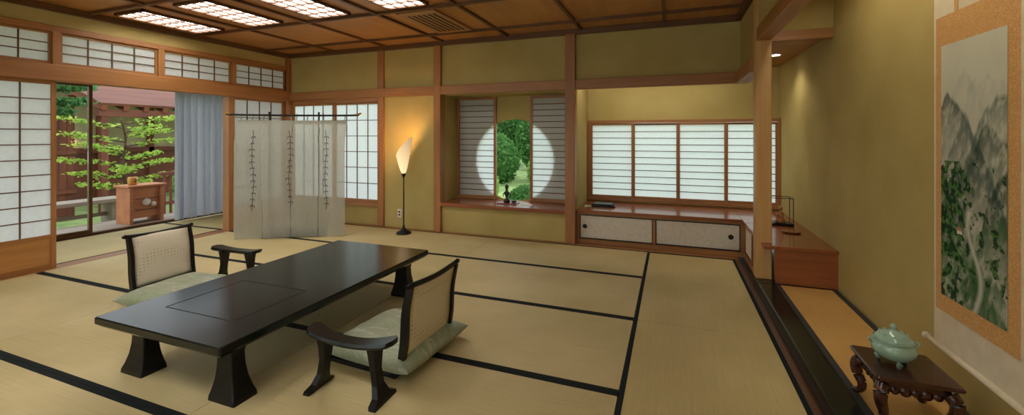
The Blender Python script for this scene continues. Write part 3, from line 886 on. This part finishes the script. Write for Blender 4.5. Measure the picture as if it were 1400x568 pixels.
for k in range(23): m.box(-11.62,-11.59,2.2+k*0.125,2.318+k*0.125,-0.45,1.92,FEN)
m.box(-11.66,-11.54,2.15,5.10,1.90,1.98,FENY); m.box(-11.58,-11.55,2.15,5.08,0.9,0.98,FENY)
m.box(-11.58,-11.55,2.15,5.08,0.1,0.18,FENY)
m.build('wooden_fence')
m = MB()
BEI = simple('beige_plaster', S(206,190,156), S(190,174,140), 0.9, 5)
m.box(-13.6,-13.5,5.2,10.4,0.9,2.6,BEI)
m.box(-13.62,-13.48,5.2,10.4,-0.5,0.9,FENY)
for y in (5.25,6.3,7.4,8.5,10.1): m.box(-13.5,-13.38,y,y+0.12,-0.5,2.5,FEN)
m.box(-13.5,-13.38,5.2,10.4,0.86,0.98,FENY)
M = Matrix.Translation((-12.4,7.9,2.33)) @ Matrix.Rotation(math.radians(19),4,'Y')
m.box(-1.5,1.38,-2.65,3.0,0.05,0.10,FENY,0,M)
for k in range(15): m.box(-1.5,1.38,-2.62+k*0.38,-2.52+k*0.38,-0.06,0.05,RAF,0,M)
m.box(-11.28,-11.14,5.25,10.9,1.70,1.86,FENY)
m.box(-12.4,-12.28,5.25,10.9,2.05,2.18,FENY)
for y in (5.3,7.6,10.3): m.box(-11.27,-11.15,y,y+0.12,-0.45,1.70,FEN)
m.build('garden_pavilion')
m = MB()
for k in range(12): m.box(-8.22,-8.19,4.75+k*0.10,4.78+k*0.10,-0.06,0.62,FEN)
m.box(-8.24,-8.17,4.70,5.95,0.6,0.66,FENY); m.box(-8.23,-8.18,4.70,5.95,0.1,0.15,FENY); m.build('veranda_railing')
CH = wood('chest_wood', S(196,130,86), S(160,98,60), 'Y', 0.6)
m = MB()
m.box(-7.94,-7.68,4.02,4.40,0.02,0.50,CH,0.005)
for zz in (0.14,0.31): m.box(-7.675,-7.672,4.06,4.38,zz,zz+0.008,ACD)
for y in (3.97,4.38): m.box(-7.98,-7.64,y,y+0.05,-0.06,0.50,CH,0.006)
m.box(-8.0,-7.62,3.94,4.47,0.50,0.53,CH,0.006)
for (y,zz,r) in ((4.20,0.26,0.055),(4.30,0.22,0.035)):
    M = Matrix.Translation((-7.67,y,zz)) @ Matrix.Rotation(math.pi/2,4,'Y')
    m.lathe([(0.001,0.0),(r,0.0),(r,0.016),(0.001,0.02)],(0,0,0),PAPERD,24,M)
m.build('wooden_chest')
m = MB()
BAR = wood('barrel',S(214,160,80),S(180,120,50),'Z',0.5)
m.lathe([(0.001,0),(0.05,0),(0.06,0.03),(0.061,0.09),(0.055,0.12),(0.048,0.12),(0.048,0.05),(0.001,0.04)],(-7.8,4.09,0.533),BAR,28)
m.tube([(-7.74,4.09,0.63),(-7.71,4.09,0.61),(-7.74,4.09,0.57)],0.008,BARK,8)
m.build('wooden_bucket')
m = MB()
m.box(-8.80,-8.40,3.1,4.35,0.22,0.28,DECK,0.006)
for y in (3.25,4.15): m.box(-8.75,-8.45,y,y+0.08,-0.36,0.22,DECK,0.004)
m.box(-8.62,-8.58,3.33,4.15,0.0,0.06,DECK,0.003)
m.build('wooden_bench')

def foliage(m, c, r, n, size, mat, flat=1.0, shell=0.5):
    for _ in range(n):
        d = Vector((random.gauss(0,1), random.gauss(0,1), random.gauss(0,1))).normalized()
        q = shell+(1-shell)*random.random()
        p = Vector((c[0]+d.x*r[0]*q, c[1]+d.y*r[1]*q, c[2]+d.z*r[2]*q))
        a = Vector((random.gauss(0,1),random.gauss(0,1),random.gauss(0,flat))).normalized()
        b_ = a.cross(Vector((random.gauss(0,1),random.gauss(0,1),random.gauss(0,1)))).normalized()
        s = size*(0.6+0.8*random.random())
        m.add([p-a*s, p+b_*s*0.5, p+a*s, p-b_*s*0.5], [(0,1,2,3)], mat)

m = MB()
bxm, bym = -9.55, 4.85
m.tube(catmull([(bxm,bym,-0.40),(bxm+.05,bym+.05,0.2),(bxm+.1,bym-.05,0.7),(bxm,bym+.05,1.2),(bxm+.05,bym-.05,1.6)],4), [0.035]*5+[0.028]*6+[0.018]*6, BARK, 8)
tips = []
for k in range(17):
    a = k*2.4+random.random(); z = 0.15+0.085*k
    p1 = Vector((bxm+0.05,bym,z)); p2 = p1+Vector((math.cos(a)*0.24,math.sin(a)*0.52,0.10)); p3 = p2+Vector((math.cos(a)*0.12,math.sin(a)*0.34,0.05))
    m.tube([p1,p2,p3],[0.014,0.009,0.005],BARK,6); tips += [p2,p3,(p1+p2)/2,(p2+p3)/2]
for p in tips: foliage(m, p, (0.15,0.22,0.055), 30, 0.038, LEAF1, 0.3, 0.1)
m.build('maple_tree')
m = MB()
m.tube(catmull([(-10.85,3.7,-0.5),(-10.8,3.8,0.8),(-10.9,4.0,1.8),(-10.8,4.15,2.6),(-10.85,4.1,3.2)],4), [0.10]*6+[0.08]*5+[0.05]*6, BARK, 10)
for k in range(18):
    a = k*2.4; z = 1.50+0.10*k
    p1 = Vector((-10.83,4.05,z)); p2 = p1+Vector((math.cos(a)*0.16,math.sin(a)*0.55,0.05)); p3 = p2+Vector((math.cos(a)*0.08,math.sin(a)*0.35,0.06))
    m.tube([p1,p2,p3],[0.03,0.018,0.008],BARK,6)
    for p in (p2,p3,(p2+p3)/2,(p1+p2)/2):
        foliage(m, p+Vector((0,0,0.05)), (0.18,0.24,0.09), 120, 0.05, LEAF2, 1.2, 0.1)
m.build('pine_tree')
def shrub(c, r, n, size, mat, name='garden_shrub'):
    m = MB()
    R = []
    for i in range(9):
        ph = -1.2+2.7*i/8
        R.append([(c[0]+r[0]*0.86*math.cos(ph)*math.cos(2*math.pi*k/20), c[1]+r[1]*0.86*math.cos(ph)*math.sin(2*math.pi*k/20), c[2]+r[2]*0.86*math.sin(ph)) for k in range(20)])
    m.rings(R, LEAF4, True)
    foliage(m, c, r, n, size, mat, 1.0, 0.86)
    m.tube([(c[0],c[1],c[2]-r[2]*1.1),(c[0],c[1],c[2])],0.05,BARK,8)
    return m.build(name)
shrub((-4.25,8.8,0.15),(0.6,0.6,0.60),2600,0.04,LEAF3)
shrub((-2.75,8.2,-0.05),(0.38,0.5,0.34),1800,0.04,LEAF4)
shrub((-5.2,12.2,0.5),(0.8,0.9,0.9),2400,0.07,LEAF4)
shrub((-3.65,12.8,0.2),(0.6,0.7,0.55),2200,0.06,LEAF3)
shrub((-4.7,15.2,1.2),(0.8,0.8,1.2),3000,0.08,LEAF4)
shrub((-6.6,16.5,1.6),(1.0,1.0,1.9),4000,0.10,LEAF4,'garden_tree')
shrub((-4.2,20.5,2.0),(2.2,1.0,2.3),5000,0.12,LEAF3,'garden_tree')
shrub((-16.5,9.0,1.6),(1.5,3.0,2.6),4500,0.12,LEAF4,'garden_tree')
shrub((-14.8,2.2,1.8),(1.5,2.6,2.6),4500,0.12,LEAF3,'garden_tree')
shrub((-9.7,6.4,0.2),(0.5,0.6,0.55),2000,0.05,LEAF3)

# ---------------------------------------------------------------- lights
wd = bpy.data.worlds.new('sky'); scene.world = wd; wd.use_nodes = True
nt = wd.node_tree; bg = nt.nodes['Background']
tc = nt.nodes.new('ShaderNodeTexCoord'); sp = nt.nodes.new('ShaderNodeSeparateXYZ'); nt.links.new(tc.outputs['Generated'], sp.inputs[0])
col = ramp(nt, sp.outputs['Z'], [(0.0,(0.88,0.93,0.95,1)),(0.6,(0.82,0.92,1.0,1))])
nt.links.new(col, bg.inputs['Color']); bg.inputs['Strength'].default_value = 2.3

def area(name, loc, rot, sx, sy, e, col):
    L = bpy.data.lights.new(name,'AREA'); L.shape='RECTANGLE'; L.size=sx; L.size_y=sy; L.energy=e; L.color=col
    o = bpy.data.objects.new(name,L); o.location=loc; o.rotation_euler=rot; bpy.context.collection.objects.link(o); return o
area('tokonoma_light', (0.86,2.2,2.45), (0,math.radians(12),0), 0.08, 2.6, 11, (1,0.92,0.76))
area('front_window_fill', (-2.3,-4.2,2.2), (math.radians(72),0,0), 6.0, 2.4, 600, (0.93,0.97,1.0))  # added fill lamp, outside the unseen front windows
area('nook_fill', (-0.2,5.22,2.08), (math.radians(25),0,0), 1.6, 0.06, 7, (1,0.93,0.80))  # added hidden lamp that lifts the dark nook interior
L = bpy.data.lights.new('nook_spot','SPOT'); L.energy=12; L.spot_size=math.radians(130); L.spot_blend=0.9; L.color=(1,0.92,0.76); L.shadow_soft_size=0.06
o = bpy.data.objects.new('nook_spot',L); o.location=(0.97,5.0,2.09); bpy.context.collection.objects.link(o)

# ---------------------------------------------------------------- camera
cd = bpy.data.cameras.new('camera'); cam = bpy.data.objects.new('camera', cd); bpy.context.collection.objects.link(cam)
cam.location = (0,0,1.3); cam.rotation_euler = (math.radians(90),0,math.radians(20.57))
cd.sensor_width = 36; cd.lens = 36*581/1400; cd.shift_y = -(284-185)/1400; cd.clip_start = 0.05
scene.camera = cam
scene.view_settings.view_transform = 'Standard'
scene.view_settings.look = 'None'
